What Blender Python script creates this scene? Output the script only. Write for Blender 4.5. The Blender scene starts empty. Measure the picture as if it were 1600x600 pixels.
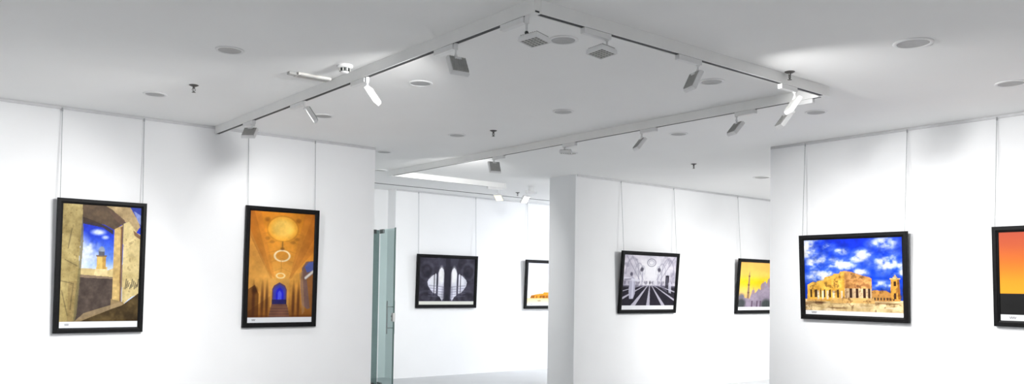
import bpy, bmesh, math, random
import numpy as np
from mathutils import Vector, Matrix

# ------------------------------------------------------------------ camera, world, exposure
scene = bpy.context.scene
C = scene.collection
PI = math.pi
random.seed(4)

YAW, PITCH, ROLL = 0.8935, 0.0309, 0.01515      # yaw is measured from the room's x axis direction
EYE, H = 1.60, 3.25                             # lens height, ceiling height
TRACK_Z = 3.17                                  # underside of the lighting track

fwd0 = Vector((math.cos(YAW), math.sin(YAW), 0))
right0 = Vector((math.sin(YAW), -math.cos(YAW), 0))
up0 = Vector((0, 0, 1))
fwd = fwd0 * math.cos(PITCH) + up0 * math.sin(PITCH)
upv = up0 * math.cos(PITCH) - fwd0 * math.sin(PITCH)
rgt = right0 * math.cos(ROLL) + upv * math.sin(ROLL)
upr = upv * math.cos(ROLL) - right0 * math.sin(ROLL)
cam_data = bpy.data.cameras.new('camera')
cam = bpy.data.objects.new('camera', cam_data)
C.objects.link(cam)
m = Matrix((rgt, upr, -fwd)).transposed().to_4x4()
m.translation = Vector((0, 0, EYE))
cam.matrix_world = m
cam_data.sensor_fit = 'HORIZONTAL'
cam_data.sensor_width = 36.0
cam_data.lens = 1300.0 / 1600.0 * 36.0
cam_data.shift_y = (408 - 300) / 1600.0
cam_data.clip_start = 0.05
cam_data.clip_end = 100
scene.camera = cam

world = bpy.data.worlds.new('world')
scene.world = world
world.use_nodes = True
world.node_tree.nodes['Background'].inputs[0].default_value = (0.75, 0.8, 0.9, 1)
world.node_tree.nodes['Background'].inputs[1].default_value = 0.3
scene.view_settings.view_transform = 'Standard'
scene.view_settings.look = 'None'
scene.view_settings.gamma = 1
scene.view_settings.use_curve_mapping = False
scene.view_settings.exposure = 0.17
LAMP_W = 26.0            # watts of one gallery floodlight
FILL_DOWN_W = 13.5            # watts of one added fill downlight
PANEL_GLOW = 7.0         # glow of the LED panel itself
scene.cycles.max_bounces = 12
scene.cycles.diffuse_bounces = 8
scene.cycles.transparent_max_bounces = 16
scene.cycles.sample_clamp_indirect = 6


# ------------------------------------------------------------------ materials
def s2l(c):
    c = np.asarray(c, dtype=float)
    return np.where(c <= 0.04045, c / 12.92, ((c + 0.055) / 1.055) ** 2.4)


def mat(name, col, rough=0.6, metal=0.0, noise=0.0, scale=6.0, bump=0.0, bscale=60.0, spec=0.5):
    mt = bpy.data.materials.new(name)
    mt.use_nodes = True
    nt = mt.node_tree
    b = nt.nodes['Principled BSDF']
    b.inputs['Roughness'].default_value = rough
    b.inputs['Metallic'].default_value = metal
    b.inputs['Specular IOR Level'].default_value = spec
    tc = nt.nodes.new('ShaderNodeTexCoord')
    nz = nt.nodes.new('ShaderNodeTexNoise')
    nz.inputs['Scale'].default_value = scale
    nz.inputs['Detail'].default_value = 4
    nt.links.new(tc.outputs['Object'], nz.inputs['Vector'])
    rp = nt.nodes.new('ShaderNodeValToRGB')
    rp.color_ramp.elements[0].position = 0.3
    rp.color_ramp.elements[1].position = 0.7
    a = [max(0, x * (1 - noise)) for x in col]
    z = [min(1, x * (1 + noise)) for x in col]
    rp.color_ramp.elements[0].color = (*a, 1)
    rp.color_ramp.elements[1].color = (*z, 1)
    nt.links.new(nz.outputs['Fac'], rp.inputs['Fac'])
    nt.links.new(rp.outputs['Color'], b.inputs['Base Color'])
    if bump:
        n2 = nt.nodes.new('ShaderNodeTexNoise')
        n2.inputs['Scale'].default_value = bscale
        nt.links.new(tc.outputs['Object'], n2.inputs['Vector'])
        bp = nt.nodes.new('ShaderNodeBump')
        bp.inputs['Strength'].default_value = bump
        bp.inputs['Distance'].default_value = 0.002
        nt.links.new(n2.outputs['Fac'], bp.inputs['Height'])
        nt.links.new(bp.outputs['Normal'], b.inputs['Normal'])
    return mt


def glow_mat(name, col, strength):
    mt = bpy.data.materials.new(name)
    mt.use_nodes = True
    nt = mt.node_tree
    b = nt.nodes['Principled BSDF']
    b.inputs['Base Color'].default_value = (0.6, 0.6, 0.6, 1)
    b.inputs['Emission Color'].default_value = (*col, 1)
    b.inputs['Emission Strength'].default_value = strength
    return mt


def glass_mat(name, tint, gloss=0.06):
    mt = bpy.data.materials.new(name)
    mt.use_nodes = True
    nt = mt.node_tree
    nt.nodes.remove(nt.nodes['Principled BSDF'])
    out = nt.nodes['Material Output']
    tr = nt.nodes.new('ShaderNodeBsdfTransparent')
    tr.inputs[0].default_value = (*tint, 1)
    gl = nt.nodes.new('ShaderNodeBsdfGlossy')
    gl.inputs['Roughness'].default_value = 0.03
    fr = nt.nodes.new('ShaderNodeFresnel')
    fr.inputs[0].default_value = 1.5
    mx = nt.nodes.new('ShaderNodeMixShader')
    ge = nt.nodes.new('ShaderNodeNewGeometry')
    iv = nt.nodes.new('ShaderNodeMath')
    iv.operation = 'SUBTRACT'
    iv.inputs[0].default_value = 1.0
    nt.links.new(ge.outputs['Backfacing'], iv.inputs[1])
    mu = nt.nodes.new('ShaderNodeMath')
    mu.operation = 'MULTIPLY'
    nt.links.new(fr.outputs[0], mu.inputs[0])
    nt.links.new(iv.outputs[0], mu.inputs[1])
    nt.links.new(mu.outputs[0], mx.inputs[0])
    nt.links.new(tr.outputs[0], mx.inputs[1])
    nt.links.new(gl.outputs[0], mx.inputs[2])
    nt.links.new(mx.outputs[0], out.inputs['Surface'])
    return mt


def print_mat(name):
    mt = bpy.data.materials.new(name)
    mt.use_nodes = True
    nt = mt.node_tree
    b = nt.nodes['Principled BSDF']
    b.inputs['Roughness'].default_value = 0.45
    b.inputs['Specular IOR Level'].default_value = 0.12
    at = nt.nodes.new('ShaderNodeAttribute')
    at.attribute_name = 'print_colour'
    nt.links.new(at.outputs['Color'], b.inputs['Base Color'])
    return mt


M = {
    'wall': mat('white_wall_paint', (0.875, 0.88, 0.89), 0.75, noise=0.012, scale=2.0, bump=0.05, bscale=120),
    'ceiling': mat('white_ceiling_paint', (0.87, 0.87, 0.865), 0.9, noise=0.012, scale=1.2),
    'floor': mat('pale_grey_floor', (0.50, 0.51, 0.52), 0.4, noise=0.05, scale=0.9, spec=0.2),
    'frame': mat('black_satin_wood', (0.006, 0.006, 0.0065), 0.5, noise=0.3, scale=40, spec=0.14),
    'liner': mat('black_inner_lip', (0.004, 0.004, 0.004), 0.6, noise=0.1),
    'back': mat('backing_board', (0.25, 0.22, 0.18), 0.8, noise=0.1, scale=20),
    'wire': mat('grey_steel_wire', (0.38, 0.39, 0.40), 0.5, 0.2, noise=0.1, scale=60),
    'rail': mat('aluminium_rail', (0.64, 0.64, 0.65), 0.5, 0.1, noise=0.04, scale=12),
    'track': mat('white_track_paint', (0.83, 0.83, 0.82), 0.5, noise=0.02),
    'slot': mat('dark_track_slot', (0.03, 0.03, 0.032), 0.6, noise=0.2, scale=30),
    'lamp': mat('white_lamp_body', (0.78, 0.78, 0.78), 0.4, noise=0.02, scale=20),
    'fins': mat('grey_heat_sink', (0.42, 0.42, 0.41), 0.6, 0.0, noise=0.1, scale=40),
    'steel': mat('brushed_steel', (0.20, 0.22, 0.22), 0.4, 0.5, noise=0.1, scale=40),
    'dark': mat('dark_metal', (0.05, 0.055, 0.055), 0.4, 0.5, noise=0.2, scale=40),
    'grille': mat('dull_led_cover', (0.55, 0.55, 0.52), 0.5, noise=0.1, scale=50),
    'led_dark': mat('led_recess', (0.20, 0.20, 0.19), 0.5, noise=0.2, scale=60),
    'recess': mat('downlight_reflector', (0.40, 0.40, 0.40), 0.5, noise=0.08, scale=20),
    'trimring': mat('white_trim_ring', (0.78, 0.78, 0.78), 0.5, noise=0.03),
    'brass': mat('sprinkler_metal', (0.10, 0.095, 0.09), 0.4, 0.6, noise=0.2, scale=50),
    'batten': mat('cream_batten_body', (0.66, 0.65, 0.62), 0.5, noise=0.02),
    'diffuser': mat('grey_batten_diffuser', (0.36, 0.36, 0.35), 0.4, noise=0.05, scale=20),
    'led_on': glow_mat('lit_led_panel', (1.0, 0.985, 0.96), PANEL_GLOW),
    'led_warm': glow_mat('warm_led_panel', (1.0, 0.86, 0.50), 1.5),
    'print': print_mat('photo_print'),
    'glass': glass_mat('green_tinted_glass', (0.78, 0.86, 0.85)),
    'glass_dark': glass_mat('darker_green_glass', (0.44, 0.52, 0.51)),
    'glass_edge': mat('green_glass_edge', (0.09, 0.14, 0.13), 0.2, noise=0.1),
}


# ------------------------------------------------------------------ helpers
def obj(name, bm, mt, parent=None, smooth=False):
    me = bpy.data.meshes.new(name)
    bmesh.ops.recalc_face_normals(bm, faces=bm.faces)
    bm.to_mesh(me)
    bm.free()
    mts = mt if isinstance(mt, (list, tuple)) else [mt]
    for k in mts:
        me.materials.append(M[k])
    if smooth:
        for p in me.polygons:
            p.use_smooth = True
        try:
            me.set_sharp_from_angle(angle=0.7)
        except Exception:
            pass
    o = bpy.data.objects.new(name, me)
    C.objects.link(o)
    if parent:
        o.parent = parent
    return o


def tag(o, label, cat, group=None):
    o['label'] = label
    o['category'] = cat
    if group:
        o['group'] = group
    return o


def thing(name, loc, label, cat, group=None, rot=None):
    o = bpy.data.objects.new(name, None)
    o.empty_display_size = 0.1
    C.objects.link(o)
    o.location = loc
    if rot:
        o.rotation_euler = rot
    return tag(o, label, cat, group)


def struct(name, bm, mt):
    o = obj(name, bm, mt)
    o['kind'] = 'structure'
    return o


def box(bm, lo, hi, bev=0.0, mi=0, mtx=None):
    x0, y0, z0 = lo
    x1, y1, z1 = hi
    vs = [bm.verts.new(Vector(p)) for p in
          ((x0, y0, z0), (x1, y0, z0), (x1, y1, z0), (x0, y1, z0), (x0, y0, z1), (x1, y0, z1), (x1, y1, z1), (x0, y1, z1))]
    fs = [bm.faces.new([vs[i] for i in q]) for q in
          ((0, 3, 2, 1), (4, 5, 6, 7), (0, 1, 5, 4), (1, 2, 6, 5), (2, 3, 7, 6), (3, 0, 4, 7))]
    for f in fs:
        f.material_index = mi
    if bev:
        es = list({e for f in fs for e in f.edges})
        r = bmesh.ops.bevel(bm, geom=es, offset=bev, segments=2, affect='EDGES', profile=0.5)
        for f in r['faces']:
            f.material_index = mi
        vs = list({v for f in r['faces'] for v in f.verts} | {v for v in vs if v.is_valid})
    if mtx is not None:
        bmesh.ops.transform(bm, matrix=mtx, verts=[v for v in vs if v.is_valid])
    return bm


def tube(bm, a, b, r, n=12, r2=None, mi=0):
    a, b = Vector(a), Vector(b)
    d = b - a
    L = d.length
    q = d.to_track_quat('Z', 'Y').to_matrix().to_4x4()
    r_ = bmesh.ops.create_cone(bm, cap_ends=True, segments=n, radius1=r, radius2=r if r2 is None else r2, depth=L,
                               matrix=Matrix.Translation((a + b) / 2) @ q)
    for f in {f for v in r_['verts'] for f in v.link_faces}:
        f.material_index = mi
    return bm


def lathe(bm, prof, n=32, c=(0, 0, 0), close=False, mi=0):
    rings = []
    for r, z in prof:
        if r < 1e-6:
            rings.append([bm.verts.new((c[0], c[1], c[2] + z))])
        else:
            rings.append([bm.verts.new((c[0] + r * math.cos(2 * PI * i / n), c[1] + r * math.sin(2 * PI * i / n), c[2] + z)) for i in range(n)])
    pairs = list(zip(rings, rings[1:])) + ([(rings[-1], rings[0])] if close else [])
    for A, B in pairs:
        for i in range(n):
            j = (i + 1) % n
            if len(A) == 1 and len(B) == 1:
                continue
            if len(A) == 1:
                f = bm.faces.new((A[0], B[i], B[j]))
            elif len(B) == 1:
                f = bm.faces.new((A[i], A[j], B[0]))
            else:
                f = bm.faces.new((A[i], A[j], B[j], B[i]))
            f.material_index = mi
    return bm


# ------------------------------------------------------------------ the rooms
V1, V2 = 8.82, 9.39          # the long wall with the two portrait photographs, its front and back planes
UR = 8.27                    # face of the right-hand wall
VB = 12.36                   # end wall of the far room


def shell(name, lo, hi, mt='wall'):
    return struct(name, box(bmesh.new(), lo, hi), mt)


shell('floor', (-4.2, -4.2, -0.2), (15.4, 13.2, 0.0), 'floor')
shell('ceiling', (-4.2, -4.2, H), (15.4, 13.2, H + 0.2), 'ceiling')
shell('wall_left', (-4.0, V1, 0), (4.955, V2, H))
shell('wall_middle', (8.26, V1, 0), (15.2, V2, H))
shell('wall_right', (UR, -4.0, 0), (UR + 0.26, 5.57, H))
shell('wall_back', (7.36, VB, 0), (15.2, 13.0, H))
shell('wall_alcove', (2.8, VB + 0.26, 0), (7.36, 13.0, H))
shell('wall_far_left', (2.6, V2, 0), (2.8, 13.0, H))
shell('wall_far_right', (15.2, -4.0, 0), (15.4, 13.0, H))
shell('wall_camera_left', (-4.2, -4.2, 0), (-4.0, V2, H))
shell('wall_camera_back', (-4.0, -4.2, 0), (15.4, -4.0, H))


# picture hanging rails at the top of each wall
def rail(name, a, b, n):
    """a->b along the wall, n the outward normal"""
    a, b, n = Vector(a), Vector(b), Vector(n)
    d = (b - a).normalized()
    bm = bmesh.new()
    L = (b - a).length
    mtx = Matrix((d, n, Vector((0, 0, 1)))).transposed().to_4x4()
    mtx.translation = a
    box(bm, (0, 0, -0.028), (L, 0.013, 0.0), 0.002, mtx=mtx)
    box(bm, (0, 0.013, -0.028), (L, 0.018, -0.018), 0.001, mtx=mtx)
    return struct(name, bm, 'rail')


rail('trim_1', (-4.0, V1, H), (4.95, V1, H), (0, -1, 0))
rail('trim_2', (8.28, V1, H), (15.2, V1, H), (0, -1, 0))
rail('trim_3', (UR, -4.0, H), (UR, 5.56, H), (-1, 0, 0))
rail('trim_4', (7.37, VB, H), (15.2, VB, H), (0, -1, 0))

# ------------------------------------------------------------------ painting of the photographic prints
rng = np.random.RandomState(7)


def fbm(X, Y, sx, sy=None, oct=4, seed=0):
    sy = sx if sy is None else sy
    out = np.zeros_like(X)
    amp, tot = 1.0, 0.0
    for o in range(oct):
        r = np.random.RandomState(seed * 31 + o)
        n = 64
        g = r.rand(n, n)
        x = X * sx * 2 ** o
        y = Y * sy * 2 ** o
        xi = np.floor(x).astype(int)
        yi = np.floor(y).astype(int)
        fx = x - xi
        fy = y - yi
        fx = fx * fx * (3 - 2 * fx)
        fy = fy * fy * (3 - 2 * fy)
        a = g[yi % n, xi % n] * (1 - fx) + g[yi % n, (xi + 1) % n] * fx
        b = g[(yi + 1) % n, xi % n] * (1 - fx) + g[(yi + 1) % n, (xi + 1) % n] * fx
        out += amp * (a * (1 - fy) + b * fy)
        tot += amp
        amp *= 0.55
    return out / tot


class Canvas:
    """x runs 0..1 to the right, y runs 0..1 downwards; colours are sRGB 0..255"""

    def __init__(s, w, h, base):
        s.w, s.h = w, h
        s.Y, s.X = np.mgrid[0:1:h * 1j, 0:1:w * 1j]
        s.I = np.ones((h, w, 3)) * np.array(base) / 255.0

    def put(s, mask, col, a=1.0):
        mask = np.clip(np.asarray(mask, float), 0, 1)[..., None] * a
        col = np.asarray(col, float)
        if col.ndim == 1:
            col = col / 255.0
        s.I = s.I * (1 - mask) + col * mask

    def poly(s, pts, col, a=1.0):
        s.put(s.inside(pts), col, a)

    def inside(s, pts):
        m = np.zeros(s.X.shape, bool)
        n = len(pts)
        for i in range(n):
            x0, y0 = pts[i]
            x1, y1 = pts[(i + 1) % n]
            c = ((y0 > s.Y) != (y1 > s.Y))
            with np.errstate(divide='ignore', invalid='ignore'):
                xx = (x1 - x0) * (s.Y - y0) / (y1 - y0 + 1e-12) + x0
            m ^= c & (s.X < xx)
        return m

    def ell(s, cx, cy, rx, ry, soft=0.1):
        d = np.sqrt(((s.X - cx) / rx) ** 2 + ((s.Y - cy) / ry) ** 2)
        return np.clip((1 + soft - d) / (2 * soft), 0, 1)

    def ring(s, cx, cy, rx, ry, w):
        d = np.sqrt(((s.X - cx) / rx) ** 2 + ((s.Y - cy) / ry) ** 2)
        return np.clip(1.3 - np.abs(d - 1) / w, 0, 1)

    def line(s, x0, y0, x1, y1, w, asp=1.0):
        px, py = s.X - x0, (s.Y - y0) * asp
        dx, dy = x1 - x0, (y1 - y0) * asp
        t = np.clip((px * dx + py * dy) / (dx * dx + dy * dy + 1e-12), 0, 1)
        d = np.hypot(px - t * dx, py - t * dy)
        return np.clip(1.5 - d / w, 0, 1)

    def grad(s, stops, axis='y'):
        t = s.Y if axis == 'y' else s.X
        xs = [p for p, _ in stops]
        return np.stack([np.interp(t, xs, [c[k] for _, c in stops]) for k in range(3)], -1) / 255.0

    def mul(s, f):
        s.I = np.clip(s.I * f[..., None], 0, 1)


def caption(cv, frac, col=(236, 238, 242), mark=True):
    """white caption strip along the bottom with the small illegible signature"""
    cv.put(cv.Y > 1 - frac, col)
    if mark:
        yy = 1 - frac * 0.55
        xs = np.linspace(0.07, 0.12, 7)
        for i in range(6):
            cv.put(cv.line(xs[i], yy + (0.012 if i % 2 else -0.01) * frac * 12, xs[i + 1],
                           yy + (-0.01 if i % 2 else 0.012) * frac * 12, 0.004, cv.h / cv.w), (120, 120, 125), 0.6)


def paint_archway():
    c = Canvas(190, 300, (200, 176, 128))
    X, Y = c.X, c.Y
    n = fbm(X, Y, 9, 14, seed=1)
    n2 = fbm(X, Y, 30, 40, seed=2)
    # sky with clouds through the opening
    c.put(np.ones_like(X), c.grad([(0, (8, 22, 150)), (.25, (25, 60, 205)), (.45, (110, 150, 235)), (.52, (200, 215, 245))]))
    cl = np.clip((fbm(X, Y, 5, 8, seed=3) - .52) * 5, 0, 1)
    c.put(cl * c.ell(.30, .36, .14, .16, .6), (240, 243, 250), .95)
    c.put(c.ell(.25, .40, .10, .13, .5), (232, 238, 250), .8)
    c.put(c.ell(.45, .22, .08, .022, .5), (225, 232, 250), .9)
    c.put(c.ell(.54, .26, .04, .015, .5), (205, 215, 245), .8)
    c.put(c.ell(.42, .44, .09, .05, .6), (200, 212, 240), .6)
    # far low wall, tower
    c.poly([(.2, .515), (.47, .52), (.47, .50), (.58, .50), (.58, .53), (.66, .51), (.66, .60), (.2, .57)], (208, 186, 130))
    c.poly([(.445, .41), (.555, .41), (.565, .57), (.435, .57)], (222, 188, 104))
    c.poly([(.51, .41), (.555, .41), (.565, .57), (.52, .57)], (186, 146, 74))
    c.poly([(.43, .405), (.57, .405), (.565, .42), (.435, .42)], (120, 100, 80))
    c.put(c.ell(.50, .37, .04, .035, .2), (140, 150, 165))
    c.poly([(.465, .375), (.535, .375), (.535, .41), (.465, .41)], (90, 92, 105))
    c.poly([(.425, .52), (.575, .52), (.59, .575), (.41, .575)], (226, 204, 150))
    # ground beyond and threshold
    g = c.inside([(.17, .565), (.68, .585), (.68, .80), (.78, .84), (.18, .99), (.14, .99)])
    c.put(g, np.stack([.20 + .20 * n, .165 + .18 * n, .145 + .17 * n], -1))
    c.put(c.inside([(.20, .565), (.66, .585), (.66, .60), (.20, .59)]), (150, 128, 104), .8)
    # left stone pier
    p = c.inside([(-.01, -.01), (.25, -.01), (.24, .16), (.22, .45), (.23, .6), (.20, .82), (.17, 1.01), (-.01, 1.01)])
    c.put(p, np.stack([.50 + .34 * n, .43 + .33 * n, .25 + .27 * n], -1))
    c.put(p & (Y > .62) & (X > .1), (120, 96, 60), .35)
    for (a, b, d, e) in ((.0, .62, .15, .64), (.12, .2, .08, .36), (.02, .7, .1, .9), (.16, .64, .13, .85), (.05, .45, .2, .5)):
        c.put(c.line(a, b, d, e, .006, 1.5) * p, (70, 60, 45), .45)
    c.put(c.inside([(.25, -.01), (.265, .3), (.24, .62), (.21, .9), (.17, 1.0), (.18, .8), (.22, .5), (.235, .2)]), (118, 108, 72), .8)
    # lintel and dark underside
    c.put(c.inside([(.24, -.01), (.72, -.01), (.82, .10), (.66, .20), (.52, .155), (.25, .14)]),
          np.stack([.28 + .14 * n, .22 + .12 * n, .17 + .08 * n], -1))
    c.put(c.inside([(.25, .10), (.40, .13), (.55, .17), (.64, .20), (.64, .235), (.5, .18), (.25, .155)]), (52, 38, 30), .85)
    c.put(c.inside([(.5, -.01), (.9, -.01), (.99, .16), (.93, .22), (.8, .13), (.72, .09), (.62, .03)]),
          np.stack([.56 + .3 * n, .47 + .28 * n, .32 + .24 * n], -1))
    c.put(c.inside([(.56, .03), (.68, .06), (.78, .11), (.82, .16), (.78, .17), (.66, .11)]), (100, 76, 60), .9)
    # patch of sky at top right
    c.put(c.inside([(.84, -.01), (1.01, -.01), (1.01, .2), (.97, .12), (.9, .05)]), (40, 60, 165))
    c.put(c.inside([(.90, .03), (1.01, .07), (1.01, .15), (.96, .12)]), (150, 165, 215), .8)
    # right pier: jamb (dark reveal) and bright face
    j = c.inside([(.655, .19), (.76, .15), (.76, .80), (.655, .775)])
    c.put(j, np.stack([.64 + .28 * n, .53 + .26 * n, .32 + .2 * n], -1))
    c.put(c.inside([(.735, .17), (.77, .16), (.775, .80), (.75, .80)]), (96, 62, 44), .75)
    r = c.inside([(.77, .14), (.84, .12), (.95, .21), (1.01, .23), (1.01, .72), (.9, .75), (.78, .82)])
    c.put(r, np.stack([.72 + .24 * n, .64 + .24 * n, .43 + .22 * n], -1))
    c.put(c.inside([(.9, .19), (1.01, .24), (1.01, .27), (.92, .235)]), (120, 86, 62), .9)
    for k in range(9):
        x = .82 + .02 * k
        c.put(c.line(x, .68 - .01 * (k % 3), x + .012, .60 + .015 * (k % 4), .006, 1.5), (60, 55, 48), .75)
    c.put(c.inside([(.64, .765), (.80, .79), (.84, .90), (.64, .90)]), (150, 128, 90))
    # brown earth and pale curb
    e = c.inside([(.14, 1.01), (.2, .94), (.78, .82), (1.01, .71), (1.01, 1.01)])
    c.put(e, np.stack([.15 + .28 * n, .11 + .24 * n, .05 + .16 * n], -1))
    c.put(c.inside([(.30, .88), (.76, .79), (.80, .81), (.24, .95), (.16, .99), (.18, .95)]), (162, 140, 104), .75)
    c.put(np.clip((n2 - .62) * 6, 0, 1) * (p | r), (92, 76, 48), .45)
    c.mul(.86 + .28 * n2)
    caption(c, .052)
    return c


def paint_nave():
    c = Canvas(190, 300, (205, 130, 40))
    X, Y = c.X, c.Y
    n = fbm(X, Y, 8, 12, seed=11)
    c.put(np.ones_like(X), c.grad([(0, (205, 120, 28)), (.35, (212, 128, 34)), (.6, (220, 150, 60)), (1, (120, 70, 26))]))
    # vault planes converging to the far end
    c.poly([(0, 0), (.16, 0), (.40, .60), (.0, .40)], (196, 112, 34), .7)
    c.poly([(1, 0), (.84, 0), (.62, .60), (1, .35)], (190, 108, 34), .7)
    c.poly([(0, .16), (.36, .62), (.36, .75), (0, .9)], (214, 150, 68), .75)
    c.poly([(0, .0), (.06, .0), (.36, .60), (.33, .60), (0, .22)], (150, 84, 26), .5)
    c.poly([(.98, .0), (1.02, .0), (1.02, .2), (.66, .60), (.62, .60)], (160, 88, 28), .5)
    for k in range(5):
        yy = .2 + .085 * k
        c.put(c.line(.2 + .04 * k, yy, .5, yy - .035, .004, 1.5), (150, 86, 30), .45)
        c.put(c.line(.8 - .04 * k, yy, .5, yy - .035, .004, 1.5), (150, 86, 30), .45)
    # dome
    c.put(c.ell(.5, .15, .24, .115, .08), (236, 158, 44))
    c.put(c.ell(.5, .145, .17, .085, .35), (255, 214, 110), .95)
    c.put(c.ring(.5, .15, .24, .115, .06), (150, 84, 22), .5)
    for a in (-.2, .2, -.14, .14):
        c.put(c.ell(.5 + a * 1.15, .24 if abs(a) > .15 else .27, .035, .015, .4), (120, 64, 20), .6)
    c.put(c.ell(.26, .07, .04, .02, .4), (110, 60, 20), .6)
    c.put(c.ell(.74, .07, .04, .02, .4), (110, 60, 20), .6)
    # ring chandeliers
    c.put(c.line(.5, .27, .5, .34, .010, 1.5), (80, 50, 20), .8)
    c.put(c.ring(.5, .395, .115, .048, .16), (255, 250, 225))
    c.put(c.line(.49, .44, .49, .54, .004, 1.5), (130, 80, 30), .6)
    c.put(c.ell(.5, .33, .03, .012, .4), (84, 40, 14), .9)
    c.put(c.ring(.485, .575, .062, .022, .25), (255, 246, 210))
    c.put(c.ell(.47, .55, .42, .24, .9), (250, 190, 96), .45)
    c.put(c.ell(.5, .15, .33, .16, .8), (255, 190, 70), .35)
    c.put((Y > .93) * 1.0, (96, 54, 24), .45)
    # end wall with blue arched window
    c.poly([(.33, .60), (.62, .60), (.62, .86), (.33, .86)], (216, 162, 82), .6)

    def arch(x0, x1, yt, yb, yc):
        return [(x0, yb), (x0, yc), (x0 + (x1 - x0) * .12, yt + (yc - yt) * .45), ((x0 + x1) / 2, yt),
                (x1 - (x1 - x0) * .12, yt + (yc - yt) * .45), (x1, yc), (x1, yb)]
    c.poly(arch(.36, .59, .635, .83, .70), (96, 72, 104))
    c.poly(arch(.385, .57, .655, .83, .71), (64, 66, 168))
    c.poly(arch(.42, .54, .68, .82, .73), (40, 40, 205))
    c.poly(arch(.45, .51, .71, .80, .74), (86, 98, 235), .8)
    c.poly([(.36, .79), (.59, .79), (.59, .835), (.36, .835)], (40, 34, 74), .8)
    # aisles left and right, columns
    c.poly([(0, .70), (.10, .66), (.16, .74), (.16, .97), (0, .97)], (84, 46, 18), .7)
    for x in (.07, .20, .27, .68, .76):
        c.put(c.ell(x + .015, .82, .022, .15, .5), (74, 38, 20), .7)
    c.put(c.ell(.10, .71, .04, .03, .5), (60, 30, 12), .8)
    c.poly([(.36, .835), (.60, .835), (.66, 1.0), (.30, 1.0)], (110, 72, 66), .9)
    for k in range(6):
        c.put(c.line(.33 - .005 * k, .86 + .025 * k, .62 + .005 * k, .86 + .025 * k, .005, 1.5), (168, 120, 72), .5)
    # arch and balcony on the right
    c.poly([(.82, .50), (.88, .44), (1.01, .43), (1.01, .86), (.92, .88), (.84, .84), (.80, .66)], (122, 92, 84))
    c.poly([(.86, .49), (.93, .445), (1.01, .44), (1.01, .52), (.90, .54)], (80, 96, 168), .9)
    c.put(c.line(.88, .59, 1.0, .53, .018, 1.5), (240, 235, 225), .95)
    c.poly([(.90, .60), (1.01, .55), (1.01, .9), (.96, .86)], (160, 100, 44), .8)
    c.poly([(.78, .55), (.83, .52), (.88, .90), (.84, .93)], (170, 130, 90), .6)
    c.mul(.84 + .32 * n)
    caption(c, .048)
    return c


def paint_arches_dark():
    c = Canvas(220, 160, (52, 49, 60))
    X, Y = c.X, c.Y
    n = fbm(X, Y, 7, 6, seed=21)
    c.put(np.ones_like(X), np.stack([.13 + .17 * n, .125 + .16 * n, .16 + .18 * n], -1))
    for (x, y, rx, ry) in ((.12, .28, .12, .18), (.88, .28, .12, .18), (.5, .95, .35, .25), (.12, .85, .16, .14), (.88, .85, .16, .14)):
        c.put(c.ring(x, y, rx, ry, .18), (92, 89, 104), .35)
        c.put(c.ring(x, y, rx * .6, ry * .6, .2), (36, 34, 42), .4)
    c.poly([(.30, -.01), (.70, -.01), (.66, .18), (.34, .18)], (70, 68, 82), .8)
    c.poly([(.46, .0), (.54, .0), (.56, 1), (.44, 1)], (44, 42, 52), .7)
    for s in (-1, 1):
        def fx(x):
            return .5 + s * x
        # outer wing opening (half pointed arch lying behind the pillars)
        c.poly([(fx(.36), .52), (fx(.345), .47), (fx(.29), .40), (fx(.24), .35), (fx(.24), .76), (fx(.29), .70), (fx(.345), .60)], (214, 214, 228))
        c.put(c.ell(fx(.27), .50, .05, .10, .5), (250, 250, 255), .7)
        # narrow gap
        c.poly([(fx(.235), .76), (fx(.235), .36), (fx(.215), .33), (fx(.20), .36), (fx(.20), .76)], (226, 226, 236), .95)
        # tall pointed window
        c.poly([(fx(.17), .80), (fx(.17), .33), (fx(.15), .25), (fx(.115), .20), (fx(.08), .25), (fx(.062), .33), (fx(.062), .86), (fx(.09), .92), (fx(.13), .84)], (222, 222, 234))
        c.put(c.ell(fx(.115), .38, .045, .17, .4), (255, 255, 255))
        c.poly([(fx(.245), .33), (fx(.235), .33), (fx(.235), .8), (fx(.245), .8)], (36, 34, 44))
        c.poly([(fx(.20), .33), (fx(.172), .28), (fx(.172), .82), (fx(.20), .78)], (60, 58, 74), .9)
        for k in range(5):
            yy = .62 + .055 * k
            c.put(c.line(fx(.06), yy, fx(.33), yy - .03, .010, .75), (110, 106, 130), .35)
        c.poly([(fx(.10), .62), (fx(.10), .95), (fx(.03), .98), (fx(.04), .62)], (110, 108, 130), .35)
        c.put(c.line(fx(.05), 1, fx(.0), .80, .02, .75), (20, 19, 26), .7)
    c.put(c.ell(.5, .5, .06, .5, .4), (46, 44, 54), .75)
    c.mul(.85 + .3 * n)
    caption(c, .075, (236, 236, 226), False)
    return c


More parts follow.
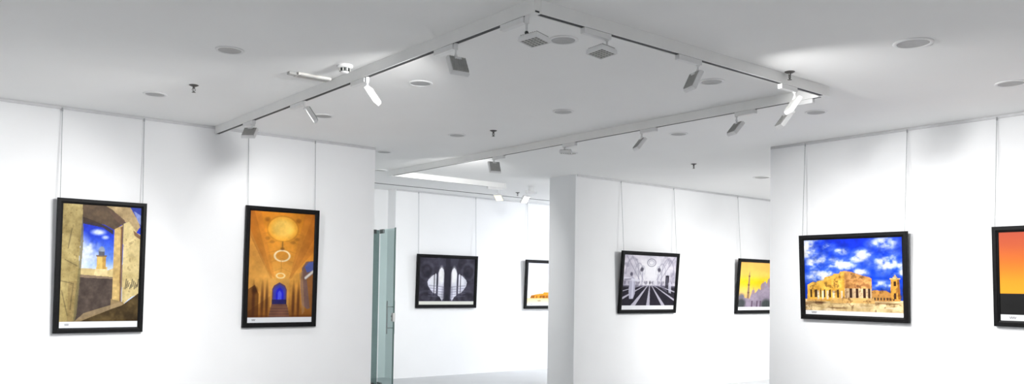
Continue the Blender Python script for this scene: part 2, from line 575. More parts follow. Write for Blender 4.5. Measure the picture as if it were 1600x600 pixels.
def paint_desert():
    c = Canvas(220, 160, (245, 244, 250))
    X, Y = c.X, c.Y
    n = fbm(X, Y, 12, 10, seed=31)
    c.put(np.ones_like(X), c.grad([(0, (226, 226, 242)), (.3, (246, 244, 250)), (.7, (255, 252, 246)), (1, (250, 240, 220))]))
    c.put(np.clip((fbm(X, Y, 4, 5, seed=32) - .5) * 3, 0, 1) * (Y < .35), (214, 214, 236), .5)
    c.poly([(.06, .83), (.08, .76), (.20, .73), (.33, .71), (.34, .68), (.6, .68), (.6, .72), (.98, .75), (.98, .83)], (226, 148, 44))
    c.put(c.inside([(.06, .83), (.08, .76), (.98, .76), (.98, .83)]) * np.clip((n - .45) * 6, 0, 1), (146, 88, 26), .8)
    for k in range(12):
        x = .12 + .07 * k
        c.poly([(x, .77), (x + .02, .77), (x + .02, .82), (x, .82)], (110, 62, 20), .8)
    c.put(Y > .83, c.grad([(.8, (240, 200, 130)), (.88, (244, 226, 180)), (1, (252, 244, 226))]))
    c.put(c.inside([(.2, .88), (.26, .86), (.30, .89), (.24, .91)]), (150, 130, 110), .7)
    caption(c, .05, (246, 246, 246))
    return c


def paint_carpet_hall():
    c = Canvas(230, 175, (225, 222, 236))
    X, Y = c.X, c.Y
    n = fbm(X, Y, 9, 9, seed=41)
    c.put(np.ones_like(X), np.stack([.66 + .36 * n, .64 + .36 * n, .72 + .30 * n], -1))
    c.put(np.clip((fbm(X, Y, 14, 12, seed=44) - .55) * 5, 0, 1) * (Y < .5), (128, 124, 146), .45)
    # vault, lamp, side arches
    c.put(c.ell(.52, .30, .26, .26, .6), (252, 251, 255), .85)
    c.put(c.ring(.51, .13, .08, .07, .10), (120, 116, 136), .9)
    c.put(c.ring(.51, .13, .05, .04, .14), (170, 168, 186), .9)
    for s in (-1, 1):
        for k, (dx, r) in enumerate(((.34, .15), (.22, .09), (.15, .055))):
            cx = .5 + s * dx
            c.put(c.ring(cx, .34 - .02 * k, r * .8, r * 1.9, .10) * (Y < .36), (150, 146, 168), .5)
            c.poly([(cx - .012, .34), (cx + .012, .34), (cx + .012, .56), (cx - .012, .56)], (176, 172, 192), .7)
        for (dx, yy) in ((.16, .25), (.17, .27)):
            c.put(c.ell(.5 + s * dx, yy, .028, .03, .4), (76, 72, 88), .8)
    for s in (-1, 1):
        c.put(c.line(.5 + s * .46, .02, .5 + s * .2, .45, .006, .8), (120, 116, 140), .5)
        c.put(c.line(.5 + s * .36, .02, .5 + s * .13, .45, .005, .8), (130, 126, 150), .5)
    c.put((np.abs(Y - .53) < .06) * np.clip((fbm(X, Y, 30, 14, seed=43) - .45) * 4, 0, 1), (96, 92, 112), .6)
    # carpet with converging pale lines
    c.put(Y > .56, np.stack([.12 + .10 * n, .11 + .09 * n, .15 + .10 * n], -1))
    c.put(np.clip((.60 - Y) / .05, 0, 1) * (Y > .55), (150, 146, 166), .8)
    vp = (.50, .50)
    for x0, x1 in ((-1.15, -1.0), (-.42, -.30), (.10, .20), (.45, .53), (.80, .88), (1.24, 1.33), (1.9, 2.1)):
        c.put(c.inside([vp, (x0, 1.0), (x1, 1.0)]) & (Y > .56), (206, 202, 218), .92)
    # walking figure in white robe at left, dark doorway at right
    c.poly([(.12, .44), (.17, .40), (.22, .44), (.23, .70), (.20, .80), (.13, .80), (.11, .66)], (186, 184, 204))
    c.poly([(.165, .44), (.19, .44), (.20, .78), (.17, .79)], (222, 220, 236), .9)
    c.put(c.ell(.145, .35, .025, .035, .3), (98, 94, 112))
    c.put(c.line(.02, .42, .28, .47, .018, .8), (232, 230, 242), .9)
    c.put(c.line(.03, .45, .14, .44, .008, .8), (110, 106, 126), .7)
    c.poly([(.80, .36), (.87, .36), (.875, .57), (.805, .57)], (48, 44, 56))
    c.put(c.line(.83, .40, .84, .54, .008, .8), (150, 146, 166), .7)
    c.put(c.ell(.50, .50, .012, .03, .4), (40, 38, 46), .9)
    c.poly([(.70, .55), (.78, .55), (.86, .68), (.76, .62)], (120, 116, 134), .6)
    c.poly([(.86, .5), (.92, .48), (.93, .70), (.88, .68)], (214, 212, 228), .8)
    caption(c, .078, (246, 246, 250), False)
    return c


def paint_sunset_mosque():
    c = Canvas(230, 165, (245, 190, 80))
    X, Y = c.X, c.Y
    n = fbm(X, Y, 8, 8, seed=51)
    c.put(np.ones_like(X), c.grad([(0, (244, 186, 96)), (.25, (250, 200, 92)), (.42, (254, 206, 40)), (.6, (246, 200, 110)), (1, (200, 160, 140))]))
    c.put(c.ell(.45, .42, .35, .07, .8), (255, 200, 10), .6)
    # minaret
    c.poly([(.185, .80), (.195, .50), (.20, .30), (.215, .16), (.23, .30), (.235, .50), (.245, .80)], (150, 120, 96))
    for yy, w in ((.28, .024), (.46, .028), (.62, .03)):
        c.poly([(.215 - w, yy), (.215 + w, yy), (.215 + w * .8, yy + .03), (.215 - w * .8, yy + .03)], (120, 92, 74))
    # stepped domes and body
    body = [(.02, .70), (.10, .68), (.14, .74), (.25, .76), (.30, .62), (.33, .66), (.40, .62), (.46, .54), (.50, .58), (.53, .46), (.60, .38),
            (.64, .44), (.70, .34), (.80, .30), (.92, .36), (1.01, .33), (1.01, 1), (-.01, 1), (-.01, .72)]
    c.put(c.inside(body), np.stack([.50 + .20 * n, .46 + .18 * n, .53 + .18 * n], -1))
    for (x, y, r) in ((.33, .62, .035), (.55, .50, .05), (.72, .42, .07), (.88, .38, .06)):
        c.put(c.ell(x, y, r, r * 1.5, .15), (158, 136, 146))
        c.put(c.line(x, y - r * 1.5, x, y - r * 1.5 - .04, .004, .75), (120, 100, 104))
    for x in (.30, .42, .50, .66, .78, .9):
        c.poly([(x, .80), (x + .03, .80), (x + .03, .97), (x, .97)], (92, 70, 92), .85)
    c.put(c.ell(.06, .70, .06, .05, .5), (104, 104, 116), .8)
    c.put(c.ell(.06, .86, .10, .10, .3), (60, 66, 66), .9)
    c.put(c.ell(.66, .88, .12, .11, .3), (58, 66, 64), .9)
    c.put((Y > .93) * 1.0, (84, 80, 92), .7)
    c.mul(.93 + .14 * n)
    caption(c, .07, (248, 248, 250), False)
    return c


def paint_ruin():
    c = Canvas(300, 205, (20, 60, 210))
    X, Y = c.X, c.Y
    n = fbm(X, Y, 16, 12, seed=61)
    c.put(np.ones_like(X), c.grad([(0, (4, 44, 214)), (.4, (14, 66, 224)), (.75, (20, 60, 170))]))
    f = fbm(X, Y, 5, 6, seed=62)
    f2 = fbm(X, Y, 14, 14, seed=63)
    cm = np.zeros_like(X)
    for (x, y, rx, ry) in ((.05, .12, .14, .16), (.38, .33, .17, .09), (.20, .48, .20, .08), (.88, .32, .20, .12), (.82, .08, .12, .08),
                           (.62, .22, .10, .07), (.40, .17, .07, .05), (.80, .60, .12, .05), (.12, .30, .16, .10), (.58, .44, .1, .05), (.96, .44, .1, .05),
                           (.25, .10, .08, .05), (.55, .27, .08, .05)):
        cm = np.maximum(cm, c.ell(x, y, rx, ry, .7))
    cm = np.clip(cm * np.clip((f * .6 + f2 * .6 - .36) * 3.0, 0, 1.2), 0, 1)
    c.put(cm, (190, 205, 240), .85)
    c.put(np.clip(cm * 1.5 - .62, 0, 1), (250, 250, 254))
    # ground
    c.put(Y > .79, np.stack([.82 + .16 * n, .68 + .22 * n, .44 + .28 * n], -1))
    c.put(np.clip((fbm(X, Y, 5, 30, seed=65) - .52) * 6, 0, 1) * (Y > .80), (120, 86, 52), .7)
    c.put(np.clip((fbm(X, Y, 4, 26, seed=66) - .5) * 6, 0, 1) * (Y > .88), (246, 232, 208), .7)
    # distant low buildings, minaret
    c.poly([(.68, .68), (.72, .665), (.84, .67), (.88, .70), (.97, .74), (.97, .80), (.68, .80)], (206, 146, 74))
    for k in range(8):
        c.poly([(.69 + .03 * k, .755), (.708 + .03 * k, .755), (.708 + .03 * k, .79), (.69 + .03 * k, .79)], (60, 48, 40), .8)
    c.poly([(.885, .52), (.965, .52), (.975, .77), (.88, .77)], (224, 160, 66))
    c.poly([(.945, .52), (.965, .52), (.975, .77), (.95, .77)], (160, 104, 40))
    c.poly([(.895, .52), (.925, .465), (.955, .52)], (232, 206, 160))
    c.poly([(.912, .55), (.935, .55), (.935, .61), (.912, .61)], (70, 44, 24))
    c.poly([(.912, .70), (.935, .70), (.935, .77), (.912, .77)], (60, 40, 30))
    c.poly([(.875, .51), (.975, .51), (.975, .525), (.875, .525)], (244, 208, 130))
    # main building: long left flank and front
    left = [(.025, .80), (.03, .60), (.09, .56), (.13, .57), (.145, .545), (.205, .545), (.22, .50), (.30, .475), (.32, .455), (.37, .455), (.385, .425), (.425, .42), (.425, .83)]
    c.put(c.inside(left), np.stack([.86 + .12 * n, .60 + .2 * n, .18 + .2 * n], -1))
    front = [(.425, .83), (.425, .415), (.50, .43), (.60, .475), (.68, .50), (.70, .52), (.70, .82)]
    c.put(c.inside(front), np.stack([.76 + .22 * n, .50 + .26 * n, .24 + .24 * n], -1))
    c.put(c.inside([(.44, .47), (.68, .545), (.68, .64), (.44, .64)]) * np.clip((f2 - .5) * 6, 0, 1), (150, 92, 52), .6)
    c.put(c.inside([(.03, .60), (.42, .44), (.42, .47), (.03, .625)]) * 1.0, (246, 196, 96), .5)
    for (x, w) in ((.06, .018), (.105, .03), (.165, .015), (.205, .016), (.262, .022), (.345, .022)):
        c.poly([(x, .665), (x + w, .66), (x + w, .765), (x, .77)], (58, 36, 26), .9)
    for x in (.135, .185, .235, .30, .385):
        c.poly([(x, .68), (x + .022, .68), (x + .022, .79), (x, .79)], (238, 220, 196), .85)
    c.poly([(.425, .645), (.70, .645), (.70, .80), (.425, .80)], (232, 206, 170), .75)
    for (x, w) in ((.475, .028), (.54, .028), (.615, .025), (.665, .02)):
        c.poly([(x, .645), (x + w, .645), (x + w, .765), (x, .765)], (56, 30, 22), .95)
    c.poly([(.28, .775), (.72, .765), (.73, .835), (.27, .84)], (236, 186, 110), .9)
    c.poly([(.02, .79), (.24, .79), (.22, .82), (.02, .82)], (226, 170, 92), .9)
    c.put(c.ell(.16, .835, .06, .015, .5), (96, 66, 40), .9)
    hf = fbm(X, Y, 34, 26, seed=68)
    c.put(np.clip((hf - .58) * 7, 0, 1) * (Y > .43) * (c.I[..., 2] < .75), (84, 50, 26), .5)
    c.mul(.80 + .40 * n)
    caption(c, .058, (246, 247, 248))
    return c


def paint_orange_dusk():
    c = Canvas(230, 165, (230, 130, 50))
    X, Y = c.X, c.Y
    c.put(np.ones_like(X), c.grad([(0, (196, 86, 62)), (.15, (206, 96, 58)), (.35, (226, 122, 46)), (.55, (246, 158, 44)), (.68, (250, 168, 46))]))
    c.put(Y > .69, np.stack([.12 + .02 * fbm(X, Y, 9, seed=71)] * 3, -1))
    c.put(c.inside([(.45, .69), (.47, .45), (.50, .40), (.53, .45), (.55, .69)]), (40, 30, 30))
    caption(c, .068, (246, 247, 248))
    return c


# ------------------------------------------------------------------ framed photographs
def framed(wall, a, z_top, w, h, lean, fw, canvas, label, group, wires=(0.04, 0.04), rail_h=H, fd=0.040):
    """wall: 'v<plane>' faces -y, 'u<plane>' faces -x. a = coordinate of the picture's left edge as seen."""
    kind, plane = wall
    # local frame: x to the right as seen, y towards the wall, z up ; origin at bottom left front of the frame
    if kind == 'v':
        base = Vector((a, plane, 0))
        rz = 0.0
    else:
        base = Vector((plane, a, 0))
        rz = -PI / 2
    zb = z_top - h * math.cos(lean)
    root = thing('framed_photograph', (0, 0, 0), label, 'picture', group)
    # bottom edge rests against the wall
    n_out = Vector((math.sin(rz), -math.cos(rz), 0))
    origin = base + n_out * (fd + 0.006) + Vector((0, 0, zb))
    root.location = origin
    root.rotation_euler = (lean, 0, rz)
    bpy.context.view_layer.update()
    # frame: four mitred sides with a stepped profile
    bm = bmesh.new()
    prof = [(0.0, fd), (0.0, 0.004), (0.003, 0.0), (fw * 0.62, 0.0), (fw * 0.72, 0.006), (fw - 0.004, 0.010), (fw, 0.013), (fw, fd)]
    rings = []
    for (i, d) in prof:
        rings.append([bm.verts.new(p) for p in ((i, d, i), (w - i, d, i), (w - i, d, h - i), (i, d, h - i))])
    for r0, r1 in zip(rings, rings[1:] + rings[:1]):
        for k in range(4):
            bm.faces.new((r0[k], r0[(k + 1) % 4], r1[(k + 1) % 4], r1[k]))
    obj('frame', bm, 'frame', root)
    obj('backing_board', box(bmesh.new(), (fw * .5, fd - 0.010, fw * .5), (w - fw * .5, fd - 0.004, h - fw * .5)), 'back', root)
    # the print
    cv = canvas
    x0, x1, z0, z1 = fw - .002, w - fw + .002, fw - .002, h - fw + .002
    H_, W_ = cv.h, cv.w
    gx = x0 + (x1 - x0) * cv.X
    gz = z1 - (z1 - z0) * cv.Y
    co = np.stack([gx, np.full_like(gx, 0.016), gz], -1).reshape(-1, 3)
    idx = np.arange(H_ * W_).reshape(H_, W_)
    q = np.stack([idx[1:, :-1], idx[1:, 1:], idx[:-1, 1:], idx[:-1, :-1]], -1).reshape(-1, 4)
    me = bpy.data.meshes.new('photo_print')
    me.from_pydata(co.tolist(), [], q.tolist())
    ca = me.color_attributes.new('print_colour', 'FLOAT_COLOR', 'POINT')
    lin = s2l(np.clip(cv.I, 0, 1)) * 0.86
    rgba = np.concatenate([lin.reshape(-1, 3), np.ones((H_ * W_, 1))], 1).astype(np.float32)
    ca.data.foreach_set('color', rgba.ravel())
    me.materials.append(M['print'])
    o = bpy.data.objects.new('photo_print', me)
    C.objects.link(o)
    o.parent = root
    # hanging wires, straight up from the top of the frame back to the rail
    inv = root.matrix_world.inverted()
    for off in (wires[0], w - wires[1]):
        if off is None:
            continue
        top = base + n_out * 0.020 + Vector((0, 0, rail_h - 0.02))
        along = Vector((math.cos(rz), math.sin(rz), 0)) * off
        top = inv @ (top + along)
        bot = Vector((off, fd - 0.012, h - 0.03))
        bm = bmesh.new()
        tube(bm, bot, top, 0.0032, 8)
        wr = obj('hanging_wire', bm, 'wire', root, True)
        bm = bmesh.new()
        tube(bm, top + Vector((0, 0, -0.028)), top + Vector((0, 0, 0.004)), 0.007, 8)
        obj('rail_hook', bm, 'wire', wr)
    return root


G_L, G_M, G_B, G_R = 'portrait photographs on the left wall', 'photographs on the middle wall', 'photographs in the far room', 'photographs on the right wall'
framed(('v', V1), 1.553, 2.375, 0.795, 1.28, math.radians(1.5), 0.050, paint_archway(),
       'black framed tall photograph of a stone doorway opening onto a small tower and blue sky', G_L, (.025, .035))
framed(('v', V1), 3.362, 2.435, 0.85, 1.32, math.radians(1.5), 0.052, paint_nave(),
       'black framed tall photograph of a golden vaulted hall with ring lamps and blue window', G_L, (.025, .045))
framed(('v', VB), 7.78, 2.150, 1.30, 0.945, math.radians(2.2), 0.060, paint_arches_dark(),
       'black framed photograph of dark arches with white pointed windows, by the glass door', G_B, (.03, .03))
framed(('v', VB), 10.235, 2.130, 1.36, 0.950, math.radians(2.5), 0.062, paint_desert(),
       'black framed photograph of a low orange fort under pale sky, cut off by the column', G_B, (.05, .04))
framed(('v', V1), 9.145, 2.172, 1.31, 0.955, math.radians(4.5), 0.058, paint_carpet_hall(),
       'black framed grey photograph of a white prayer hall with long striped carpet', G_M, (.04, .05))
framed(('v', V1), 12.04, 2.150, 1.36, 0.960, math.radians(4.5), 0.060, paint_sunset_mosque(),
       'black framed photograph of domes and a minaret against a yellow sunset', G_M, (.06, .05))
framed(('u', UR), 5.146, 2.210, 1.19, 0.915, math.radians(3.2), 0.055, paint_ruin(),
       'black framed photograph of an ochre ruined building under deep blue cloudy sky', G_R, (.03, .03))
framed(('u', UR), 3.176, 2.215, 1.19, 0.910, math.radians(3.2), 0.055, paint_orange_dusk(),
       'black framed photograph of plain orange dusk sky above black ground, at the right edge', G_R, (.02, .03))


# ------------------------------------------------------------------ lighting track
def lighting_track(axis, fixed, s0, s1, label, joint=None, cap=None):
    """channel of 50 x 80 mm with a dark slot in its underside"""
    root = thing('lighting_track', (fixed if axis == 'y' else s0, s0 if axis == 'y' else fixed, H), label, 'lighting track', 'ceiling lighting tracks')
    L = s1 - s0
    R = Matrix.Rotation(PI / 2, 4, 'Z') if axis == 'y' else Matrix.Identity(4)
    zb = TRACK_Z - H
    bm = bmesh.new()
    for y0, y1 in ((-.026, -.017), (.017, .026)):
        box(bm, (0, y0, zb), (L, y1, 0.0), 0.0015, mtx=R)
    box(bm, (0, -.0175, zb + .012), (L, .0175, -0.001), mtx=R)
    obj('housing', bm, 'track', root)
    bm = bmesh.new()
    box(bm, (0.004, -.017, zb + .002), (L - .004, .017, zb + .0118), mtx=R)
    obj('conductor_slot', bm, 'slot', root)
    if joint is not None:
        bm = bmesh.new()
        box(bm, (joint - .044, -.0265, zb - .003), (joint + .044, .0265, zb + .0005), .001, mtx=R)
        obj('corner_joint', bm, 'track', root)
    if cap is not None:
        bm = bmesh.new()
        box(bm, (cap - .012, -.032, zb - .003), (cap + .012, .032, 0.0), .002, mtx=R)
        obj('end_cap', bm, 'track', root)
    return root


lighting_track('y', 3.05, 3.594, 8.81, 'white ceiling track running from the near corner back to the left wall', joint=0.045)
lighting_track('x', 3.62, 3.0765, 6.146, 'white ceiling track running from the near corner towards the right wall', joint=3.03)
lighting_track('y', 6.12, 3.6465, 10.446, 'long white ceiling track leading through the opening into the far room', joint=6.76)
lighting_track('x', 10.42, 6.1465, 8.22, 'short white ceiling track in the far room ending at the glowing yellow lamp', cap=2.05)
lighting_track('y', 11.3, 3.6, 5.9, 'white ceiling track in the room behind the right wall')
lighting_track('y', 12.2, 9.9, 11.3, 'white ceiling track in the far room behind the column')


# ------------------------------------------------------------------ track floodlights
def floodlight(axis, stem, ad0, ad1, stem_z, head, aim, label, power=1.0, size=0.135, twist=0.0, mode='on', group='gallery track floodlights', fixed=None, cool=False):
    """stem, ad0, ad1 are positions along the track; head = centre; aim = direction the panel faces"""
    f = fixed

    def P(s, z, o=0.0):
        return Vector((f + o, s, z)) if axis == 'y' else Vector((s, f + o, z))
    root = thing('track_floodlight', P(stem, TRACK_Z), label, 'spotlight', group)
    org = P(stem, TRACK_Z)
    R = Matrix.Rotation(PI / 2, 4, 'Z') if axis == 'y' else Matrix.Identity(4)
    lo, hi = min(ad0, ad1) - stem, max(ad0, ad1) - stem
    bm = bmesh.new()
    box(bm, (lo, -.019, -.036), (hi, .019, 0), .003, mtx=R)
    obj('track_adapter', bm, 'lamp', root)
    # stem
    bm = bmesh.new()
    sz = stem_z - TRACK_Z
    tube(bm, (0, 0, -.001), (0, 0, -.042), .014, 14)
    tube(bm, (0, 0, -.040), (0, 0, sz), .007, 12)
    obj('stem', bm, 'lamp', root, True)
    # knuckle and arm to the head
    hc = Vector(head) - org
    a = Vector(aim).normalized()
    q = a.to_track_quat('Y', 'Z') @ Matrix.Rotation(twist, 3, 'Y').to_quaternion()
    sb = Vector((0, 0, sz))
    # pivot on the rear upper part of the head
    pv = hc + q @ Vector((0, -.024, size * .34 if mode != 'off' else 0))
    bm = bmesh.new()
    bmesh.ops.create_uvsphere(bm, u_segments=12, v_segments=8, radius=.012, matrix=Matrix.Translation(sb))
    tube(bm, sb, pv, .0065, 10)
    side = (q @ Vector((1, 0, 0)))
    tube(bm, pv - side * .024, pv + side * .024, .009, 12)
    obj('knuckle', bm, 'dark' if mode == 'off' else 'lamp', root, True)
    # head: shallow pan, tapered rear with fins
    s = size / 2
    bm = bmesh.new()
    prof = [(s * .90, -.022), (s * .97, -.016), (s, -.006), (s, .010), (s * .93, .012), (s * .90, .006)]
    rings = [[bm.verts.new((sx * r, y, sz_ * r)) for sx, sz_ in ((-1, -1), (1, -1), (1, 1), (-1, 1))] for r, y in prof]
    for r0, r1 in zip(rings, rings[1:]):
        for k in range(4):
            bm.faces.new((r0[k], r0[(k + 1) % 4], r1[(k + 1) % 4], r1[k]))
    bm.faces.new(rings[0])
    bm.faces.new(rings[-1][::-1])
    hd = obj('lamp_head', bm, 'lamp', root)
    hd.matrix_local = Matrix.Translation(hc) @ q.to_matrix().to_4x4()
    bm = bmesh.new()
    for k in range(9):
        x = -s * .82 + k * s * 1.64 / 8
        box(bm, (x - .0025, -.029, -s * .84), (x + .0025, -.0215, s * .84))
    box(bm, (-s * .86, -.0245, -s * .86), (s * .86, -.0215, s * .86))
    obj('heat_sink', bm, 'fins', hd)
    bm = bmesh.new()
    box(bm, (-s * .88, .0062, -s * .88), (s * .88, .008, s * .88))
    obj('led_panel', bm, {'on': 'led_on', 'warm': 'led_warm', 'off': 'grille'}[mode], hd)
    bm = bmesh.new()
    if mode == 'off':
        for i in range(5):
            for j in range(5):
                cx, cz = -s * .70 + i * s * .35, -s * .70 + j * s * .35
                box(bm, (cx - s * .11, .0075, cz - s * .11), (cx + s * .11, .0092, cz + s * .11))
        obj('led_lenses', bm, 'led_dark', hd)
    else:
        for i in range(6):
            p = -s * .88 + i * s * 1.76 / 5
            box(bm, (p - .0012, .008, -s * .88), (p + .0012, .011, s * .88))
            box(bm, (-s * .88, .008, p - .0012), (s * .88, .011, p + .0012))
        obj('louvre', bm, 'lamp', hd)
        ld = bpy.data.lights.new('floodlight_beam', 'AREA')
        ld.shape = 'SQUARE'
        ld.size = size * .8
        ld.energy = LAMP_W * power
        ld.color = ((.90, .94, 1.0) if cool else (1.0, .998, .99)) if mode == 'on' else (1.0, .90, .66)
        ld.spread = math.radians(95)
        lo_ = bpy.data.objects.new('floodlight_beam', ld)
        C.objects.link(lo_)
        lo_.parent = hd
        lo_.matrix_local = Matrix.Translation((0, .014, 0)) @ Matrix.Rotation(PI / 2, 4, 'X')
    return root


TA = dict(axis='y', fixed=3.05)
floodlight(stem=3.69, ad0=3.70, ad1=3.92, stem_z=3.075, head=(3.06, 3.63, 3.018), aim=(-.04, -.06, -1), twist=.75, mode='off',
           label='unlit square floodlight facing down beside the near corner of the track, left of the downlight', **TA)
floodlight(stem=4.405, ad0=4.42, ad1=4.64, stem_z=3.088, head=(3.055, 4.39, 3.019), aim=(.10, .93, -.48),
           label='floodlight showing its square grey rear, on the track to the left of the near corner', **TA)
floodlight(stem=5.571, ad0=5.59, ad1=5.81, stem_z=3.10, head=(3.06, 5.51, 3.017), aim=(-.66, .64, -.64),
           label='brightly lit white floodlight seen edge on, beside the ceiling smoke detector', **TA)
floodlight(stem=6.668, ad0=6.68, ad1=6.93, stem_z=3.10, head=(3.065, 6.57, 3.035), aim=(-.80, .45, -.62),
           label='pale grey slanting floodlight between the bright white lamp and the left wall', power=.8, **TA)
floodlight(stem=7.80, ad0=7.80, ad1=8.04, stem_z=3.12, head=(3.05, 7.90, 3.056), aim=(.55, .62, -.8),
           label='small floodlight closest to the left wall, above the golden hall photograph', power=.09, **TA)
TB = dict(axis='x', fixed=3.62)
floodlight(stem=3.64, ad0=3.43, ad1=3.66, stem_z=3.09, head=(3.593, 3.62, 3.048), aim=(-.06, -.06, -1), twist=.75, mode='off',
           label='unlit square floodlight facing down, right of the downlight in the near track corner', **TB)
floodlight(stem=4.52, ad0=4.30, ad1=4.54, stem_z=3.10, head=(4.49, 3.63, 3.020), aim=(.86, -.34, -.44), power=.85,
           label='grey floodlight hanging edge on midway along the right branch of the track', **TB)
floodlight(stem=5.69, ad0=5.49, ad1=5.70, stem_z=3.10, head=(5.69, 3.63, 3.034), aim=(.66, -.50, -.56), power=.18,
           label='bright white floodlight just before the right track corner, upper of two close lamps', **TB)
TC = dict(axis='y', fixed=6.12)
floodlight(stem=3.90, ad0=3.72, ad1=3.90, stem_z=3.09, head=(6.13, 4.00, 3.026), aim=(.68, -.42, -.60), power=.14,
           label='small grey floodlight just below the bright white lamp by the right track corner', **TC)
floodlight(stem=4.47, ad0=4.27, ad1=4.48, stem_z=3.10, head=(6.14, 4.49, 3.030), aim=(.72, -.30, -.64), power=.42,
           label='slanting grey floodlight second from the right corner on the long track', **TC)
floodlight(stem=5.59, ad0=5.40, ad1=5.60, stem_z=3.10, head=(6.14, 5.63, 3.035), aim=(.72, -.36, -.62), power=.45,
           label='slanting floodlight above the grey prayer hall photograph', **TC)
floodlight(stem=6.72, ad0=6.54, ad1=6.74, stem_z=3.10, head=(6.12, 6.70, 3.078), aim=(.05, .05, -1), mode='off',
           label='flat unlit floodlight facing down above the top of the column', **TC)
floodlight(stem=7.99, ad0=7.79, ad1=8.00, stem_z=3.10, size=.15, head=(6.125, 7.985, 3.046), aim=(.26, .93, -.44), power=1.0,
           label='floodlight showing its dark square rear in the opening between the walls', **TC)
floodlight(stem=8.08, ad0=7.86, ad1=8.18, stem_z=3.08, head=(8.09, 10.42, 3.014), aim=(-.55, -.25, -.78), mode='warm', power=.10,
           label='glowing yellow floodlight at the end of the far room track', axis='x', fixed=10.42)


def ceiling_floodlight(x, y, head, aim, label, power):
    """a floodlight on its own small round canopy"""
    r = floodlight('x', x, x - .02, x + .20, 3.10, head, aim, label, power=power, fixed=y, group=None)
    bm = bmesh.new()
    tube(bm, (.09, 0, -.002), (.09, 0, H - TRACK_Z), .05, 20)
    obj('ceiling_canopy', bm, 'lamp', r)
    return r


ceiling_floodlight(8.67, 10.42, (8.635, 10.42, 3.026), (.05, -.80, -.62), 'glowing white floodlight in the far room, right of the yellow one', .12)
# unseen floodlights, added to brighten the walls in view
hid = 'gallery track floodlights'
floodlight('y', 5.0, 5.0, 5.2, 3.10, (11.3, 5.0, 3.03), (-.30, .82, -.50), 'added unseen floodlight behind the right wall aimed at the prayer hall photograph', 1.35, fixed=11.3)
floodlight('y', 4.5, 4.5, 4.7, 3.10, (11.3, 4.5, 3.03), (.40, .80, -.45), 'added unseen floodlight behind the right wall aimed at the sunset photograph', 1.1, fixed=11.3)
floodlight('y', 10.4, 10.4, 10.6, 3.10, (12.2, 10.4, 3.03), (-.62, .62, -.60), 'added unseen floodlight behind the column aimed at the fort photograph', 1.3, fixed=12.2, cool=True)


# ------------------------------------------------------------------ recessed downlights
def downlight(x, y, r, label, group='recessed round downlights'):
    root = thing('recessed_downlight', (x, y, H), label, 'downlight', group)
    bm = bmesh.new()
    lathe(bm, [(r, -.0005), (r, -.004), (r * .97, -.007), (r * .84, -.008), (r * .80, -.006), (r * .79, -.0005)], 40, close=True)
    obj('trim_ring', bm, 'trimring', root, True)
    bm = bmesh.new()
    lathe(bm, [(r * .79, -.0045), (r * .62, -.0025), (r * .45, -.0015), (0, -.001)], 40)
    obj('reflector', bm, 'recess', root, True)
    return root


DL = [(5.46, 2.597, .125, 'large round recessed downlight alone on the ceiling at upper right'),
      (7.07, 2.60, .115, 'round recessed downlight at the right edge above the right wall'),
      (2.092, 5.833, .10, 'round recessed downlight on the left ceiling above the sprinkler'),
      (2.096, 7.662, .10, 'round recessed downlight on the left ceiling near the left wall'),
      (3.627, 5.737, .10, 'round recessed downlight right of the track between the two white floodlights'),
      (3.629, 7.505, .10, 'round recessed downlight beside the edge on floodlight left of centre'),
      (3.69, 4.08, .10, 'dark round recessed downlight in the near corner of the track'),
      (5.211, 5.749, .10, 'round recessed downlight in the middle of the ceiling'),
      (5.312, 4.118, .10, 'round recessed downlight beside the hanging grey floodlight on the right branch'),
      (5.188, 7.444, .10, 'round recessed downlight left of the central sprinkler'),
      (5.181, 9.006, .10, 'round recessed downlight beside the end of the left wall'),
      (5.99, 10.50, .10, 'round recessed downlight at the far corner of the long track'),
      (6.931, 4.189, .10, 'small round recessed downlight below the right track corner'),
      (6.863, 5.749, .10, 'round recessed downlight between the two slanting floodlights'),
      (6.9, 7.48, .10, 'round recessed downlight over the opening by the dark square floodlight'),
      (10.39, 7.142, .13, 'round recessed downlight beside the right wall corner in the room beyond')]
for d in DL:
    downlight(*d)


# unseen downlights added as fill, over the rooms behind and beside the camera
for (x, y, w_) in ((-2.7, 2.6, 1), (-1.1, -.6, 1), (.5, -.6, 1), (2.1, -2.2, 1), (-1.1, 1.0, 1), (.5, 1.0, 1), (2.1, -.6, 1), (3.7, -.6, 1), (5.4, -2.2, 1),
                   (12.6, 7.3, 2.6), (14.0, 10.6, 2.0), (12.0, 10.6, 1.9), (12.0, 4.2, 2.2), (10.4, 4.2, 1.5), (3.7, 10.6, 1.6)):
    r_ = downlight(x, y, .10, 'added fill downlight outside the view, behind camera or walls', 'added fill downlights out of view')
    ld = bpy.data.lights.new('fill_downlight_beam', 'AREA')
    ld.shape = 'DISK'
    ld.size = .15
    ld.energy = FILL_DOWN_W * w_
    ld.color = (1, .995, .98)
    ld.spread = math.radians(120)
    lo = bpy.data.objects.new('fill_downlight_beam', ld)
    C.objects.link(lo)
    lo.parent = r_
    lo.location = (0, 0, -.010)

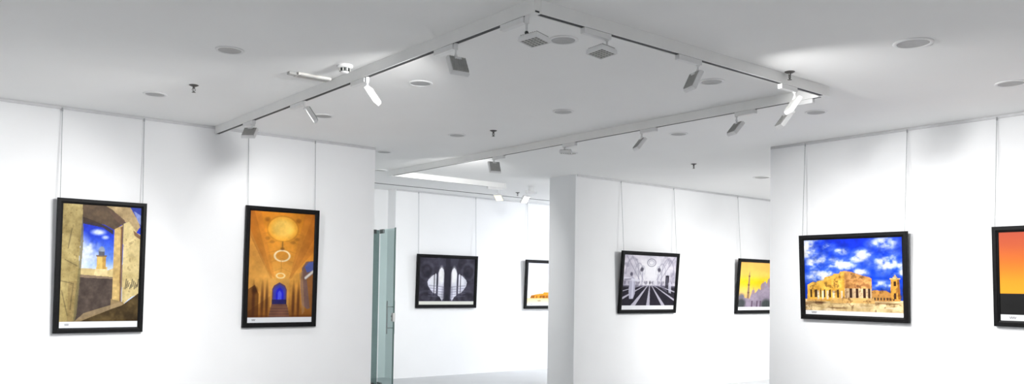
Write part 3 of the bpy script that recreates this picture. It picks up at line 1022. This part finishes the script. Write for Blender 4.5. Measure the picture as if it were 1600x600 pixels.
# ------------------------------------------------------------------ sprinklers
def sprinkler(x, y, label):
    root = thing('fire_sprinkler', (x, y, H), label, 'sprinkler', 'ceiling fire sprinklers')
    bm = bmesh.new()
    lathe(bm, [(0, 0), (.038, 0), (.038, -.003), (.020, -.012), (.012, -.013), (0, -.013)], 24)
    obj('rosette', bm, 'brass', root, True)
    bm = bmesh.new()
    tube(bm, (0, 0, -.010), (0, 0, -.030), .010, 12)
    for s in (-1, 1):
        tube(bm, (s * .009, 0, -.028), (s * .014, 0, -.042), .0025, 8)
        tube(bm, (s * .014, 0, -.042), (0, 0, -.062), .0025, 8)
    tube(bm, (0, 0, -.030), (0, 0, -.058), .003, 8)
    obj('sprinkler_body', bm, 'brass', root)
    bm = bmesh.new()
    lathe(bm, [(0, -.060), (.016, -.060), (.017, -.062), (0, -.063)], 16)
    obj('deflector', bm, 'brass', root)


sprinkler(2.246, 7.084, 'small dark ceiling sprinkler at left between two downlights')
sprinkler(5.319, 6.961, 'small dark ceiling sprinkler at the centre of the room')
sprinkler(8.661, 6.993, 'small dark ceiling sprinkler above the prayer hall photograph')
sprinkler(5.506, 3.546, 'small dark ceiling sprinkler in the bright patch by the right track branch')
sprinkler(9.15, 11.25, 'tiny dark ceiling sprinkler between the two glowing far lamps')

# ------------------------------------------------------------------ smoke detector and short batten light
t = thing('smoke_detector', (2.90, 5.65, H), 'white domed smoke detector with a dark lower ring beside the track', 'smoke detector')
bm = bmesh.new()
lathe(bm, [(0, 0), (.058, 0), (.060, -.006), (.058, -.018), (.046, -.026), (0, -.026)], 32)
obj('detector_base', bm, 'lamp', t, True)
bm = bmesh.new()
lathe(bm, [(0, -.025), (.040, -.025), (.039, -.046), (.036, -.050), (0, -.050)], 32)
obj('sensor_ring', bm, 'dark', t, True)
bm = bmesh.new()
lathe(bm, [(0, -.049), (.034, -.049), (.026, -.058), (.010, -.062), (0, -.062)], 32)
obj('sensor_cap', bm, 'lamp', t, True)
bm = bmesh.new()
for k in range(8):
    a = k * PI / 4
    box(bm, (.034, -.004, -.048), (.0425, .004, -.026), mtx=Matrix.Rotation(a, 4, 'Z'))
obj('vent_ribs', bm, 'grille', t)

t = thing('batten_light', (2.70, 6.12, H), 'slim cream batten light on the ceiling left of the smoke detector', 'ceiling light')
bm = bmesh.new()
box(bm, (0.02, -.05, -.022), (.30, .05, 0), .004)
obj('batten_body', bm, 'batten', t)
bm = bmesh.new()
box(bm, (.035, -.052, -.027), (.285, .010, -.016), .003)
obj('diffuser', bm, 'diffuser', t)
bm = bmesh.new()
box(bm, (-.045, -.025, -.022), (.022, .025, 0), .004)
obj('cable_box', bm, 'fins', t)

# ------------------------------------------------------------------ slot air diffuser in the far room ceiling
t = thing('linear_air_diffuser', (6.35, 11.84, H), 'long thin slot air diffuser along the far room ceiling', 'air vent')
bm = bmesh.new()
box(bm, (0, -.055, -.006), (4.4, -.035, 0), .001)
box(bm, (0, .035, -.006), (4.4, .055, 0), .001)
obj('flange', bm, 'track', t)
bm = bmesh.new()
box(bm, (0.002, -.0345, -.0062), (4.398, .0345, -.0005))
obj('air_slot', bm, 'slot', t)

# ------------------------------------------------------------------ glass door and fixed glass panel
hx, hy = 6.535, 11.42
ex, ey = 6.485, 10.885
d = Vector((ex - hx, ey - hy, 0))
L = d.length
t = thing('glass_door', (hx, hy, 0), 'open frameless green tinted glass door leaf with a steel pull bar', 'door', rot=(0, 0, math.atan2(d.y, d.x)))
bm = bmesh.new()
box(bm, (0.008, -.005, .012), (L - .012, .005, 2.46))
obj('glass_leaf', bm, 'glass', t)
bm = bmesh.new()
box(bm, (L - .012, -.008, .012), (L + .012, .008, 2.47), .002)
obj('edge_strip', bm, 'glass_edge', t)
for z0, z1 in ((0.006, .095), (2.40, 2.465)):
    bm = bmesh.new()
    box(bm, (0, -.014, z0), (.13, .014, z1), .003)
    obj('patch_hinge', bm, 'steel', t)
bm = bmesh.new()
for s in (-1, 1):
    tube(bm, (L - .11, s * .06, .86), (L - .11, s * .06, 1.36), .009, 12)
    for z in (.95, 1.27):
        tube(bm, (L - .11, 0, z), (L - .11, s * .06, z), .006, 10)
obj('pull_bar', bm, 'steel', t, True)
bm = bmesh.new()
box(bm, (L - .055, -.018, 1.05), (L + .013, .018, 1.18), .003)
lk = obj('lock_case', bm, 'fins', t)
bm = bmesh.new()
tube(bm, (L - .03, -.03, 1.13), (L - .03, .03, 1.13), .012, 12)
tube(bm, (L - .03, -.026, 1.075), (L - .03, .026, 1.075), .009, 12)
obj('lock_cylinder', bm, 'steel', lk, True)

t = thing('glass_partition', (5.0, 11.43, 0), 'fixed dark green glass panel beside the open glass door', 'glass panel')
bm = bmesh.new()
box(bm, (0, 0, .012), (1.525, .012, 2.455))
obj('glass_pane', bm, 'glass_dark', t)
for z0, z1 in ((0.0, .085), (2.395, 2.46)):
    bm = bmesh.new()
    box(bm, (1.31, -.012, z0), (1.47, .024, z1), .003)
    obj('patch_fitting', bm, 'dark', t)
